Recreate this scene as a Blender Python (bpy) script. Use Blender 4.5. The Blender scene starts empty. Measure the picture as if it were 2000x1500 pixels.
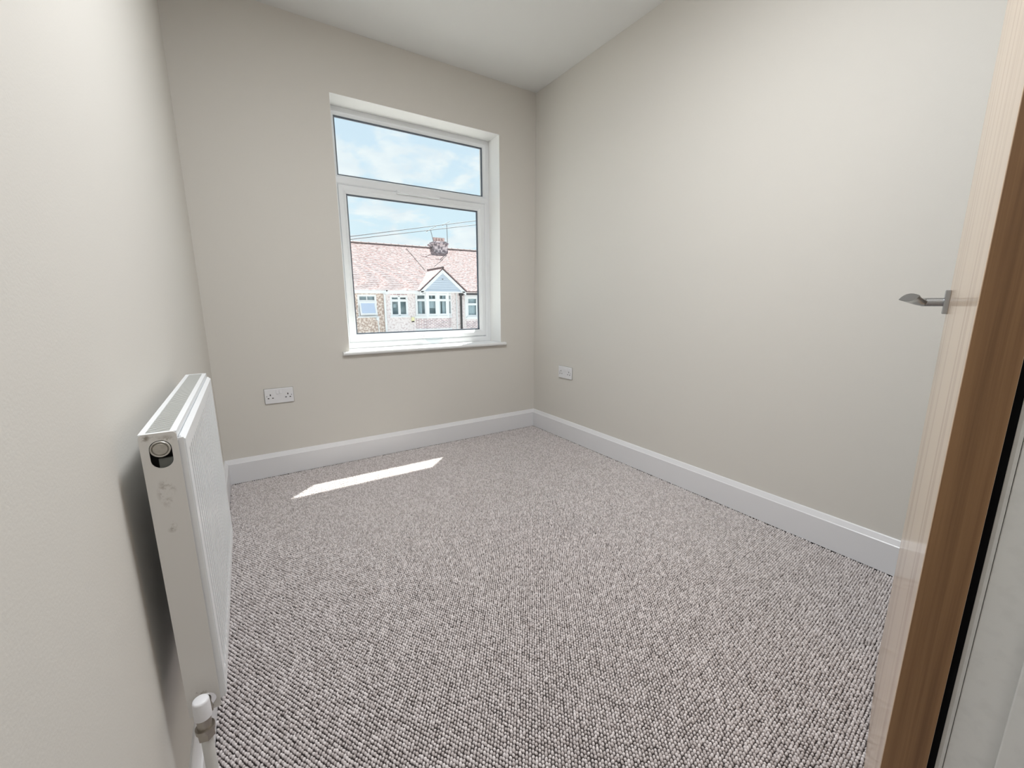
import bpy, bmesh, math, random
from mathutils import Vector, Matrix
random.seed(7)
S = bpy.context.scene
C = S.collection
PI = math.pi

# ------------------------------------------------------------------ camera
CX, CY, CZ = -1.9291, -2.6792, 0.9933
YAW, PIT, ROL = 0.5703, -0.1943, -0.0031
fwd = Vector((math.sin(YAW)*math.cos(PIT), math.cos(YAW)*math.cos(PIT), math.sin(PIT)))
rgt = Vector((math.cos(YAW), -math.sin(YAW), 0)); upv = rgt.cross(fwd)
r2 = rgt*math.cos(ROL)+upv*math.sin(ROL); u2 = -rgt*math.sin(ROL)+upv*math.cos(ROL)
cam = bpy.data.objects.new('camera', bpy.data.cameras.new('camera')); C.objects.link(cam)
M = Matrix((r2, u2, -fwd)).transposed().to_4x4(); M.translation = (CX, CY, CZ)
cam.matrix_world = M
cam.data.sensor_width = 36; cam.data.lens = 805.08/2000*36
cam.data.clip_start = 0.01; cam.data.clip_end = 500
S.camera = cam

# ------------------------------------------------------------------ exposure, sky, sun, added fill lights
S.view_settings.view_transform = 'Standard'; S.view_settings.look = 'None'
S.view_settings.gamma = 1; S.view_settings.use_curve_mapping = False
S.view_settings.exposure = 0.0
SKY_STRENGTH = 1.15
SUN_STRENGTH = 24.0
FILL_POWER = 31.0
HALL_FILL_POWER = 6.0

w = bpy.data.worlds.new('sky'); S.world = w; w.use_nodes = True
nt = w.node_tree; nt.nodes.clear()
def N(t, **k):
    n = nt.nodes.new(t)
    for a, b in k.items(): setattr(n, a, b)
    return n
def sky():
    L = nt.links.new
    tc = N('ShaderNodeTexCoord'); sep = N('ShaderNodeSeparateXYZ'); L(tc.outputs['Generated'], sep.inputs[0])
    # project the direction on a cloud layer
    add = N('ShaderNodeMath', operation='ADD'); L(sep.outputs[2], add.inputs[0]); add.inputs[1].default_value = 0.22
    mx = N('ShaderNodeMath', operation='MAXIMUM'); L(add.outputs[0], mx.inputs[0]); mx.inputs[1].default_value = 0.05
    div = N('ShaderNodeVectorMath', operation='DIVIDE'); L(tc.outputs['Generated'], div.inputs[0])
    cmb = N('ShaderNodeCombineXYZ'); [L(mx.outputs[0], cmb.inputs[i]) for i in range(3)]; L(cmb.outputs[0], div.inputs[1])
    n1 = N('ShaderNodeTexNoise'); n1.inputs['Scale'].default_value = 3.6; n1.inputs['Detail'].default_value = 8
    n1.inputs['Roughness'].default_value = 0.56; n1.inputs['Distortion'].default_value = 0.25
    L(div.outputs[0], n1.inputs['Vector'])
    r1 = N('ShaderNodeValToRGB'); r1.color_ramp.elements[0].position = 0.45; r1.color_ramp.elements[1].position = 0.55
    L(n1.outputs['Fac'], r1.inputs[0])
    n2 = N('ShaderNodeTexNoise'); n2.inputs['Scale'].default_value = 7; n2.inputs['Detail'].default_value = 6
    L(div.outputs[0], n2.inputs['Vector'])
    cl = N('ShaderNodeMix', data_type='RGBA'); L(n2.outputs['Fac'], cl.inputs['Factor'])
    cl.inputs['A'].default_value = (0.66, 0.75, 0.86, 1); cl.inputs['B'].default_value = (1.02, 1.03, 1.03, 1)
    gr = N('ShaderNodeValToRGB'); L(sep.outputs[2], gr.inputs[0])
    e = gr.color_ramp.elements
    e[0].position = 0.0; e[0].color = (0.72, 0.88, 0.96, 1); e[1].position = 0.55; e[1].color = (0.62, 0.75, 0.92, 1)
    m = N('ShaderNodeMix', data_type='RGBA'); L(r1.outputs[0], m.inputs['Factor']); L(gr.outputs[0], m.inputs['A']); L(cl.outputs['Result'], m.inputs['B'])
    bg = N('ShaderNodeBackground'); bg.inputs[1].default_value = SKY_STRENGTH; L(m.outputs['Result'], bg.inputs[0])
    o = N('ShaderNodeOutputWorld'); L(bg.outputs[0], o.inputs[0])
sky()

def light(name, kind, loc, energy, color=(1, 1, 1), target=None, **k):
    d = bpy.data.lights.new(name, kind); d.energy = energy; d.color = color
    for a, b in k.items(): setattr(d, a, b)
    o = bpy.data.objects.new(name, d); C.objects.link(o); o.location = loc
    if target is not None:
        o.rotation_euler = (Vector(target)-Vector(loc)).to_track_quat('-Z', 'Y').to_euler()
    return o
SUN_DIR = Vector((-0.384, -0.352, -1.0)).normalized()
light('sun', 'SUN', (8, 8, 20), SUN_STRENGTH, (1.0, 0.97, 0.92), target=Vector((8, 8, 20))+SUN_DIR, angle=math.radians(0.5))
light('ceiling_fill', 'AREA', (-1.32, -1.90, 2.43), FILL_POWER, (0.94, 0.97, 1.0), target=(-1.32, -1.90, 0), shape='DISK', size=0.36)  # added unseen fill under the ceiling to brighten the room
light('hallway_fill', 'AREA', (-1.9, -3.15, 2.43), HALL_FILL_POWER, (1.0, 0.97, 0.93), target=(-1.9, -3.15, 0), shape='DISK', size=0.35)  # added unseen fill behind the camera, brightens the door lining

# ------------------------------------------------------------------ room measures
H, W = 2.466, 2.107
WX0, WX1, WZ0, WZ1 = -1.4035, -0.3091, 0.702, 2.1363
REC, OUT = 0.153, 0.29
SK, TS = 0.1386, 0.018
YN = -2.6212            # room face of the door wall
YH = -4.4               # end of the hallway
XJ = -1.2491            # hinge-side face of the door lining
XL = -2.06              # latch-side face

# ------------------------------------------------------------------ materials
def mat(name, col, rough=0.6, metal=0.0, spec=0.5, bump=None, noise=None, coat=0, emis=None):
    m = bpy.data.materials.new(name); m.use_nodes = True
    t = m.node_tree; b = t.nodes['Principled BSDF']
    b.inputs['Base Color'].default_value = (*col, 1); b.inputs['Roughness'].default_value = rough
    b.inputs['Metallic'].default_value = metal; b.inputs['Specular IOR Level'].default_value = spec
    b.inputs['Coat Weight'].default_value = coat
    tc = t.nodes.new('ShaderNodeTexCoord')
    if noise:   # (scale, second colour, low, high)
        n = t.nodes.new('ShaderNodeTexNoise'); n.inputs['Scale'].default_value = noise[0]; n.inputs['Detail'].default_value = 6
        t.links.new(tc.outputs['Object'], n.inputs['Vector'])
        r = t.nodes.new('ShaderNodeValToRGB'); r.color_ramp.elements[0].position = noise[2]; r.color_ramp.elements[1].position = noise[3]
        r.color_ramp.elements[0].color = (*col, 1); r.color_ramp.elements[1].color = (*noise[1], 1)
        t.links.new(n.outputs['Fac'], r.inputs[0]); t.links.new(r.outputs[0], b.inputs['Base Color'])
    if bump:    # (scale, strength, distance)
        n = t.nodes.new('ShaderNodeTexNoise'); n.inputs['Scale'].default_value = bump[0]; n.inputs['Detail'].default_value = 4
        t.links.new(tc.outputs['Object'], n.inputs['Vector'])
        bp = t.nodes.new('ShaderNodeBump'); bp.inputs['Strength'].default_value = bump[1]; bp.inputs['Distance'].default_value = bump[2]
        t.links.new(n.outputs['Fac'], bp.inputs['Height']); t.links.new(bp.outputs[0], b.inputs['Normal'])
    return m

m_wall = mat('wall_paint', (0.70, 0.675, 0.63), 0.62, bump=(260, 0.10, 0.002), spec=0.3)
m_ceil = mat('ceiling_paint', (0.80, 0.80, 0.79), 0.8, bump=(60, 0.12, 0.003), spec=0.2)
m_gloss = mat('white_gloss_paint', (0.80, 0.80, 0.82), 0.3, bump=(40, 0.05, 0.002))
m_frame = mat('door_frame_paint', (0.78, 0.785, 0.77), 0.45, bump=(90, 0.10, 0.002), noise=(60, (0.73, 0.735, 0.72), 0.5, 0.75))
m_upvc = mat('white_plastic_frame', (0.84, 0.86, 0.88), 0.22)
m_sillm = mat('sill_board', (0.84, 0.85, 0.85), 0.3)
m_gasket = mat('dark_gasket', (0.03, 0.035, 0.045), 0.5)
m_spacer = mat('spacer_bar', (0.10, 0.12, 0.16), 0.4)
m_rad = mat('radiator_enamel', (0.84, 0.86, 0.88), 0.28)
m_grille = mat('radiator_grille', (0.55, 0.56, 0.54), 0.4)
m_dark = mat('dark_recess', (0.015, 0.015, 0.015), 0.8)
m_chrome = mat('satin_chrome', (0.42, 0.43, 0.44), 0.25, metal=1.0)
m_brassy = mat('tarnished_chrome', (0.40, 0.37, 0.33), 0.3, metal=1.0)
m_plastic = mat('white_socket_plastic', (0.80, 0.80, 0.82), 0.25)
m_cap = mat('white_valve_cap', (0.74, 0.74, 0.76), 0.35)
m_pipe = mat('painted_pipe', (0.66, 0.66, 0.64), 0.4, bump=(120, 0.2, 0.002))
m_plug = mat('grey_plug', (0.50, 0.48, 0.44), 0.35, metal=0.3, noise=(120, (0.42, 0.40, 0.36), 0.4, 0.7))
m_black = mat('gap_shade_black', (0.006, 0.006, 0.007), 0.9, spec=0.1)  # near-black that paints the shade in the hinge gap
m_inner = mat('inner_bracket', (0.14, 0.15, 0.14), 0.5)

def wood_mat(name, c1, c2, rough, scale, coat=0.0, line=(0.5, 0.66)):
    m = bpy.data.materials.new(name); m.use_nodes = True
    t = m.node_tree; b = t.nodes['Principled BSDF']; L = t.links.new
    tc = t.nodes.new('ShaderNodeTexCoord'); mp = t.nodes.new('ShaderNodeMapping')
    mp.inputs['Scale'].default_value = scale
    L(tc.outputs['Object'], mp.inputs[0])
    n = t.nodes.new('ShaderNodeTexNoise'); n.inputs['Scale'].default_value = 1.0; n.inputs['Detail'].default_value = 7; n.inputs['Roughness'].default_value = 0.62
    L(mp.outputs[0], n.inputs['Vector'])
    r = t.nodes.new('ShaderNodeValToRGB'); r.color_ramp.elements[0].position = line[0]; r.color_ramp.elements[1].position = line[1]
    r.color_ramp.elements[0].color = (*c1, 1); r.color_ramp.elements[1].color = (*c2, 1)
    L(n.outputs['Fac'], r.inputs[0]); L(r.outputs[0], b.inputs['Base Color'])
    b.inputs['Roughness'].default_value = rough; b.inputs['Coat Weight'].default_value = coat; b.inputs['Coat Roughness'].default_value = 0.12
    bp = t.nodes.new('ShaderNodeBump'); bp.inputs['Strength'].default_value = 0.05; bp.inputs['Distance'].default_value = 0.001
    L(n.outputs['Fac'], bp.inputs['Height']); L(bp.outputs[0], b.inputs['Normal'])
    return m
m_doorface = wood_mat('varnished_oak_veneer', (0.66, 0.50, 0.36), (0.50, 0.34, 0.22), 0.35, (22, 300, 0.7), coat=0.6, line=(0.5, 0.62))
m_dooredge = wood_mat('stained_door_edge', (0.30, 0.165, 0.075), (0.185, 0.095, 0.042), 0.5, (40, 110, 1.6), line=(0.38, 0.66))

def glass_mat(name='window_glass', tint=(0.97, 0.985, 0.98)):
    m = bpy.data.materials.new(name); m.use_nodes = True
    t = m.node_tree; t.nodes.clear(); L = t.links.new
    o = t.nodes.new('ShaderNodeOutputMaterial'); mx = t.nodes.new('ShaderNodeMixShader')
    tr = t.nodes.new('ShaderNodeBsdfTransparent'); tr.inputs[0].default_value = (*tint, 1)
    gl = t.nodes.new('ShaderNodeBsdfGlossy'); gl.inputs['Roughness'].default_value = 0.0
    lw = t.nodes.new('ShaderNodeLayerWeight'); pw = t.nodes.new('ShaderNodeMath'); pw.operation = 'POWER'; pw.inputs[1].default_value = 5
    L(lw.outputs['Facing'], pw.inputs[0]); fr = t.nodes.new('ShaderNodeMath'); fr.operation = 'MULTIPLY_ADD'; fr.inputs[1].default_value = 0.75; fr.inputs[2].default_value = 0.02
    L(pw.outputs[0], fr.inputs[0])
    L(fr.outputs[0], mx.inputs[0]); L(tr.outputs[0], mx.inputs[1]); L(gl.outputs[0], mx.inputs[2]); L(mx.outputs[0], o.inputs[0])
    return m
m_glass = glass_mat()
m_film = glass_mat('clear_plastic_film', (0.93, 0.95, 0.96))

# ------------------------------------------------------------------ mesh helpers
class MB:
    def lathe_y(s, cx, cz, prof, n=32):
        rings = [[Vector((cx+r*math.cos(2*PI*k/n), y, cz+r*math.sin(2*PI*k/n))) for k in range(n)] for r, y in prof]
        return s.loft(rings)
    def __init__(s): s.v = []; s.f = []; s.smooth = []
    def add(s, vs, fs, sm=False):
        o = len(s.v); s.v += [tuple(v) for v in vs]; s.f += [tuple(i+o for i in f) for f in fs]; s.smooth += [sm]*len(fs); return s
    def box(s, a, b, M=None):
        x0, y0, z0 = a; x1, y1, z1 = b
        vs = [Vector(p) for p in ((x0,y0,z0),(x1,y0,z0),(x1,y1,z0),(x0,y1,z0),(x0,y0,z1),(x1,y0,z1),(x1,y1,z1),(x0,y1,z1))]
        if M: vs = [M @ v for v in vs]
        return s.add(vs, [(3,2,1,0),(4,5,6,7),(0,1,5,4),(1,2,6,5),(2,3,7,6),(3,0,4,7)])
    def loft(s, rings, cap=True, closed=True, sm=False):
        n = len(rings[0]); vs = [p for r in rings for p in r]; fs = []
        for i in range(len(rings)-1):
            for j in range(n if closed else n-1):
                k = (j+1) % n; fs.append((i*n+j, i*n+k, (i+1)*n+k, (i+1)*n+j))
        s.add(vs, fs, sm)
        if cap and closed:
            s.add(rings[0], [tuple(reversed(range(n)))]); s.add(rings[-1], [tuple(range(n))])
        return s
    def tube(s, pts, r, n=12, cap=True, sm=True):
        pts = [Vector(p) for p in pts]; rs = r if isinstance(r, (list, tuple)) else [r]*len(pts); rings = []; prev = None
        for i, p in enumerate(pts):
            t = (pts[min(i+1, len(pts)-1)]-pts[max(i-1, 0)])
            if t.length < 1e-9: t = prev_t
            t.normalize(); prev_t = t
            if prev is None:
                a = t.orthogonal().normalized()
            else:
                a = (prev-t*prev.dot(t)).normalized()
            prev = a; b = t.cross(a)
            rings.append([p+(a*math.cos(2*PI*k/n)+b*math.sin(2*PI*k/n))*rs[i] for k in range(n)])
        return s.loft(rings, cap, True, sm)
    def ring(s, x0, x1, z0, z1, prof, M=None):
        """mitred rectangular frame in the XZ plane; prof = [(inset, y)...]"""
        rings = []
        for (i, y) in prof:
            q = [Vector((x0+i, y, z0+i)), Vector((x1-i, y, z0+i)), Vector((x1-i, y, z1-i)), Vector((x0+i, y, z1-i))]
            if M: q = [M @ v for v in q]
            rings.append(q)
        return s.loft(rings, cap=False)
    def build(s, name, m, parent=None, bevel=0, kind=None, smooth=False, seg=2):
        me = bpy.data.meshes.new(name); me.from_pydata([tuple(v) for v in s.v], [], s.f)
        bm = bmesh.new(); bm.from_mesh(me)
        if bevel: bmesh.ops.remove_doubles(bm, verts=bm.verts, dist=1e-6)
        bmesh.ops.recalc_face_normals(bm, faces=bm.faces)
        bm.to_mesh(me); bm.free()
        if not bevel and len(me.polygons) == len(s.smooth):
            me.polygons.foreach_set('use_smooth', [a or smooth for a in s.smooth])
        me.materials.append(m)
        o = bpy.data.objects.new(name, me); C.objects.link(o)
        if bevel:
            b = o.modifiers.new('bevel', 'BEVEL'); b.width = bevel; b.segments = seg; b.limit_method = 'ANGLE'; b.angle_limit = 0.7
            b.harden_normals = False
            me.shade_smooth()
            w_ = o.modifiers.new('wn', 'WEIGHTED_NORMAL')
        if parent:
            o.parent = parent; o.matrix_parent_inverse = parent.matrix_world.inverted()
        if kind: o['kind'] = kind
        return o

def empty(name, loc=(0, 0, 0), kind=None, rz=0):
    o = bpy.data.objects.new(name, None); C.objects.link(o); o.location = loc; o.rotation_euler = (0, 0, rz)
    o.matrix_world = Matrix.Translation(loc) @ Matrix.Rotation(rz, 4, 'Z')
    o.empty_display_size = 0.1
    if kind: o['kind'] = kind
    return o
def tag(o, label, cat, group=None, kind=None):
    o['label'] = label
    if cat: o['category'] = cat
    if group: o['group'] = group
    if kind: o['kind'] = kind
    return o

# ------------------------------------------------------------------ room shell
def slabs(name, boxes, m, label=None):
    mb = MB()
    for a, b in boxes: mb.box(a, b)
    o = mb.build(name, m, kind='structure')
    if label: o['label'] = label
    return o
TH = 0.10
slabs('floor', [((-W-0.1, YH, -0.12), (0.1, 0.0, -0.0075))], mat('carpet_backing', (0.06, 0.05, 0.048), 0.95), 'dark woven backing under the carpet loops')
slabs('ceiling', [((-W-0.1, YH, H), (0.1, OUT, H+0.12))], m_ceil, 'plain white painted ceiling')
slabs('wall_left', [((-W-0.12, YH, -0.12), (-W, OUT, H))], m_wall, 'pale wall on the left behind the radiator')
slabs('wall_right', [((0, YN-0.1, -0.12), (0.12, OUT, H))], m_wall, 'pale beige wall on the right with one double socket')
slabs('wall_far', [((-W, 0, -0.12), (WX0, OUT, H)), ((WX1, 0, -0.12), (0, OUT, H)),
                   ((WX0, 0, -0.12), (WX1, OUT, WZ0-0.022)), ((WX0, 0, WZ1), (WX1, OUT, H))], m_wall, 'beige end wall holding the window')
slabs('wall_near', [((XJ+0.03, YN-TH, -0.1), (0, YN, H)), ((-W, YN-TH, -0.1), (XL-0.03, YN, H)), ((XL-0.03, YN-TH, 2.03), (XJ+0.03, YN, H))], m_wall)
slabs('wall_hallway', [((XJ+0.45, YH, -0.1), (XJ+0.55, YN-TH, H)), ((-W, YH-0.1, -0.1), (XJ+0.55, YH, H))], m_wall)

# baseboards: flat board, chamfered top edge (profile = distance from wall, height)
PROF = [(0, 0), (TS, 0), (TS, SK-0.024), (TS-0.003, SK-0.021), (0.006, SK-0.002), (0.004, SK), (0, SK)]
def board(name, pts_fn, a, b, label):
    mb = MB(); mb.loft([[pts_fn(t, d, z, e) for d, z in PROF] for t, e in ((a, 0), (b, 1))])
    o = mb.build(name, m_gloss, kind='structure'); o['label'] = label; return o
board('baseboard_far', lambda t, d, z, e: Vector(((-W+d if e == 0 else -d), -d, z)), 0, 1, 'white chamfered skirting under the window')
board('baseboard_right', lambda t, d, z, e: Vector((-d, (-d if e == 0 else YN), z)), 0, 1, 'white chamfered skirting along the right wall')
board('baseboard_left', lambda t, d, z, e: Vector((-W+d, (-d if e == 0 else YN), z)), 0, 1, 'white chamfered skirting behind the radiator')

# ------------------------------------------------------------------ window
win = empty('window_1', (WX0, REC, WZ0), 'structure'); win['label'] = 'white plastic window with fixed top light and opening lower sash'
TZ0, TZ1 = 1.716, 1.772     # transom
MX0, MX1 = WX0, WX1
FP = lambda i, y: (i, y)
# outer frame of the upper light and of the lower opening: two mitred rings sharing the transom
mb = MB()
BK = 0.199
mb.ring(WX0, WX1, TZ0-0.0, WZ1, [(0, BK), (0, REC), (0.003, REC-0.002), (0.030, REC-0.002), (0.033, REC+0.003), (0.040, REC+0.010), (0.044, REC+0.014), (0.044, BK)])
o = mb.build('window_frame', m_upvc, win, smooth=False)
mb = MB()
mb.ring(WX0, WX1, WZ0, TZ0+0.030, [(0, BK), (0, REC), (0.003, REC-0.0021), (0.030, REC-0.0021), (0.034, REC+0.001), (0.042, REC+0.011), (0.042, BK)])
o = mb.build('window_frame', m_upvc, win)
# dark seal between frame and sash, then the sash
mb = MB(); mb.ring(WX0+0.034, WX1-0.034, WZ0+0.034, TZ0-0.004, [(0, REC+0.03), (0, REC+0.0075), (0.006, REC+0.0075), (0.006, REC+0.03)])
mb.build('seal', m_gasket, win)
SX0, SX1, SZ0, SZ1 = WX0+0.0400, WX1-0.0400, WZ0+0.0425, TZ0-0.0095
mb = MB(); mb.ring(SX0, SX1, SZ0, SZ1, [(0, BK-0.006), (0, REC+0.006), (0.003, REC+0.003), (0.026, REC+0.003), (0.029, REC+0.006), (0.032, REC+0.006), (0.034, REC+0.010), (0.044, REC+0.017), (0.047, REC+0.019), (0.047, BK-0.006)])
sash = mb.build('sash', m_upvc, win)
UG = (WX0+0.044, WX1-0.044, TZ0+0.044, WZ1-0.044)
LG = (SX0+0.047, SX1-0.047, SZ0+0.047, SZ1-0.047)
for nm, (a, b, c, d), par, yy in (('pane', UG, win, REC+0.018), ('pane', LG, sash, REC+0.023)):
    mb = MB(); mb.box((a-0.006, yy, c-0.006), (b+0.006, yy+0.003, d+0.006)); g = mb.build('pane', m_glass, par)
    mb = MB(); mb.box((a-0.006, yy+0.014, c-0.006), (b+0.006, yy+0.017, d+0.006)); g = mb.build('pane', m_glass, par)
    mb = MB(); mb.ring(a-0.001, b+0.001, c-0.001, d+0.001, [(0, yy+0.004), (0, yy+0.013), (0.0095, yy+0.013), (0.0095, yy+0.004), (0, yy+0.004)]); mb.build('spacer', m_spacer, par)
# trickle vent on the head of the sash
mb = MB(); vx0, vx1 = -1.005, -0.708
mb.loft([[Vector((x, y, z)) for y, z in ((REC+0.006, TZ0+0.003), (REC-0.012, TZ0-0.001), (REC-0.020, TZ0-0.012), (REC-0.018, TZ0-0.019), (REC+0.006, TZ0-0.021))] for x in (vx0, vx1)])
vent = mb.build('trickle_vent', m_upvc, win, bevel=0.0015); vent['label'] = 'slim white trickle vent above the sash'
mb = MB(); mb.box((vx0+0.008, REC-0.0225, TZ0-0.0185), (-0.862, REC-0.017, TZ0-0.013)); mb.box((-0.852, REC-0.0225, TZ0-0.0185), (vx1-0.008, REC-0.017, TZ0-0.013))
mb.build('vent_flap', m_upvc, vent, bevel=0.001)
# window handle on the lower rail, with its plate
mb = MB(); mb.box((-0.905, REC-0.012, WZ0+0.047), (-0.845, REC+0.004, WZ0+0.080)); hp = mb.build('window_handle', m_upvc, sash, bevel=0.004)
hp['label'] = 'white plastic window handle on the bottom rail'
mb = MB(); mb.tube([(-0.875, REC-0.010, WZ0+0.064), (-0.875, REC-0.034, WZ0+0.064)], 0.012, 16); mb.build('handle_neck', m_upvc, hp)
mb = MB()
gp = []
for k in range(9):
    t = k/8; x = -0.885+0.175*t; z = WZ0+0.060-0.004*t
    gp.append([Vector((x, REC-0.036-0.004*t+0.007*math.cos(a), z+(0.012-0.003*t)*math.sin(a))) for a in [2*PI*j/12 for j in range(12)]])
mb.loft(gp, sm=True); mb.build('handle_grip', m_upvc, hp)
# peeling protective film hanging over the frame below the handle
mb = MB()
fr_ = []
for k in range(13):
    t = k/12; x = -0.86+0.14*t
    dz = 0.048*math.sqrt(max(0, 1-(2*t-1)**2*0.96)) if t > 0.0 else 0.01
    fr_.append([Vector((x, REC-0.010-0.010*math.sin(PI*t), WZ0+0.055)), Vector((x, REC-0.016-0.014*math.sin(PI*t), WZ0+0.055-dz))])
mb.loft(fr_, cap=False, closed=False, sm=True)
film = mb.build('protective_film', m_film, sash); film['label'] = 'clear film peeling from the bottom rail'
fm = film.modifiers.new('solid', 'SOLIDIFY'); fm.thickness = 0.0006

sill = MB()
prof = [(REC+0.01, WZ0), (-0.020, WZ0), (-0.027, WZ0-0.003), (-0.030, WZ0-0.011), (-0.027, WZ0-0.019), (-0.020, WZ0-0.022), (REC+0.01, WZ0-0.022)]
sill.loft([[Vector((x, y, z)) for y, z in prof] for x in (WX0+0.0005, WX1-0.0005)])
ends = [(0.0, WZ0), (-0.020, WZ0), (-0.027, WZ0-0.003), (-0.030, WZ0-0.011), (-0.027, WZ0-0.019), (-0.020, WZ0-0.022), (0.0, WZ0-0.022)]
for xa, xb in ((-1.443, WX0+0.001), (WX1-0.001, -0.276)):
    sill.loft([[Vector((x, y, z)) for y, z in ends] for x in (xa, xb)])
so = sill.build('window_sill', m_sillm, win); so['label'] = 'white window board with rounded nose'
m_reveal = mat('daylit_reveal_paint', (0.86, 0.86, 0.85), 0.5, bump=(120, 0.08, 0.002))  # whiter than the wall paint: window light put into the colour
mb = MB(); e_ = 0.0015
mb.box((WX0, 0.0002, WZ1-e_), (WX1, REC+0.002, WZ1)); mb.box((WX1-e_, 0.0002, WZ0+0.0004), (WX1, REC+0.002, WZ1-e_)); mb.box((WX0, 0.0002, WZ0+0.0004), (WX0+e_, REC+0.002, WZ1-e_))
rv = mb.build('window_reveal', m_reveal, win); rv['label'] = 'window reveal, paint lightened to carry the window light'
# outside: stone sill, soffit with gutter board over the window
m_ext = mat('outside_render', (0.6, 0.57, 0.52), 0.9, bump=(80, 0.5, 0.01))
mb = MB(); mb.box((WX0-0.06, REC+0.07, WZ0-0.08), (WX1+0.06, OUT+0.05, WZ0-0.012)); o = mb.build('outer_sill', m_ext, win)
slabs('trim_2', [((-4.0, OUT, 2.16), (1.5, OUT+0.066, 2.30))], mat('soffit_board', (0.75, 0.75, 0.75), 0.5), 'white soffit board outside above the window')

# ------------------------------------------------------------------ door lining, stop, architrave (trim_1)
tr = empty('trim_1', (XJ, YN, 0), 'structure'); tr['label'] = 'white painted door frame at the right edge'
mb = MB()
mb.loft([[Vector((XJ+a, YN+b, z)) for a, b in ((0.032, -TH-0.01), (0, -TH-0.01), (0, -0.0008), (0.001, 0.0), (0.032, 0.0))] for z in (-0.006, 2.03)])
mb.box((XL-0.032, YN-TH-0.01, -0.006), (XL, YN, 2.03)); mb.box((XL-0.032, YN-TH-0.01, 2.0), (XJ+0.032, YN, 2.03))
mb.build('door_lining', m_frame, tr)
mb = MB()
SY = YN-0.0372
mb.box((XJ-0.012, YN-TH-0.005, -0.006), (XJ, SY, 2.0)); mb.box((XL, YN-TH-0.005, -0.006), (XL+0.012, SY, 2.0)); mb.box((XL, YN-TH-0.005, 1.988), (XJ, SY, 2.0))
mb.build('door_stop', m_frame, tr, bevel=0.0015)
mb = MB()
ap = [(0.0015, 0.0006), (0.0015, 0.0035), (0.003, 0.0065), (0.006, 0.0085), (0.011, 0.0095), (0.06, 0.014), (0.064, 0.012), (0.066, 0.0006)]
mb.loft([[Vector((XJ+a, YN+b, z)) for a, b in ap] for z in (-0.006, 2.07)])
mb.loft([[Vector((XL-a, YN+b, z)) for a, b in [(p[0]*0.7, p[1]) for p in ap]] for z in (-0.006, 2.07)])
mb.loft([[Vector((x, YN+b, 2.003+a)) for a, b in ap] for x in (XL-0.04, XJ+0.066)])
mb.build('architrave', m_frame, tr)

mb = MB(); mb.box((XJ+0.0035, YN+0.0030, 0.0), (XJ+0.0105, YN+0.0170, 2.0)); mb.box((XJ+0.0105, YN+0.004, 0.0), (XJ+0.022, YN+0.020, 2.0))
sl = mb.build('hinge_gap_shade', m_black, tr); sl['label'] = 'black strip standing in for the shade of the hinge gap'  # added dark strip: shade of the open hinge gap as solid black
# ------------------------------------------------------------------ door leaf, opened back against the door wall
LEAF = math.radians(77.1)
ld = Vector((math.sin(LEAF), math.cos(LEAF), 0)); ln = Vector((-math.cos(LEAF), math.sin(LEAF), 0))
Np = Vector((CX+0.660, CY+0.1085, 0)); LT = 0.040; LW = 0.755
DM = Matrix(((ld.x, ln.x, 0, Np.x), (ld.y, ln.y, 0, Np.y), (0, 0, 1, 0), (0, 0, 0, 1)))   # local x along leaf, y outwards (room side)
door = empty('door_1', (Np.x, Np.y, 0.0), 'structure', rz=math.atan2(ld.y, ld.x)); door['label'] = 'oak veneered door swung open at the right, seen edge on'
door.matrix_world = DM
def dbuild(mb, name, m, bevel=0, parent=None, smooth=False):
    o = mb.build(name, m, None, bevel=bevel, smooth=smooth)
    o.parent = parent or door
    return o
mb = MB(); mb.box((0.0012, -LT+0.0, 0.006), (LW, 0.0, 1.985)); leaf = dbuild(mb, 'door_leaf', m_doorface, bevel=0.0008)
mb = MB(); mb.box((-0.0008, -LT+0.0006, 0.006), (0.0012, -0.0008, 1.985)); o = dbuild(mb, 'door_edge', m_dooredge); o['label'] = 'brown stained hinge edge of the door'
def offs(M4, mb):
    mb.v = [tuple(M4 @ Vector(v)) for v in mb.v]; return mb
HX, HZ = LW-0.056, 0.992
mb = MB(); mb.box((HX-0.026, 0.0, HZ-0.026), (HX+0.026, 0.009, HZ+0.026)); rose = dbuild(mb, 'handle_rose', m_chrome, bevel=0.0008); rose['label'] = 'square satin chrome rose'
mb = MB(); mb.tube([(HX, 0.009, HZ), (HX, 0.045, HZ)], 0.0095, 24); nk = dbuild(mb, 'handle_neck', m_chrome)
mb = MB()   # cranked lever with a lens section, cut square at the end
rings = []
path = [(0.009, 0.039, 0.0, 0.0090, 0.0090, 0.0, 0), (-0.006, 0.043, 0.000, 0.0092, 0.0088, -0.1, 0.2), (-0.020, 0.051, 0.002, 0.012, 0.0085, -0.2, 0.6), (-0.040, 0.060, 0.006, 0.0150, 0.0080, -0.24, 1), (-0.075, 0.064, 0.009, 0.0165, 0.0082, -0.26, 1), (-0.112, 0.065, 0.010, 0.0170, 0.0085, -0.26, 1)]
for dx, y, dz, a, b, rot, lens in path:
    ring = []
    for k in range(24):
        t = 2*PI*k/24; px = a*math.cos(t); sn = math.sin(t); pz = b*(sn*(1-lens)+lens*sn*abs(sn))
        ring.append(Vector((HX+dx, y+px*math.cos(rot)-pz*math.sin(rot), HZ+dz+px*math.sin(rot)+pz*math.cos(rot))))
    rings.append(ring)
mb.loft(rings, sm=True); lev = dbuild(mb, 'handle_lever', m_chrome)

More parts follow.
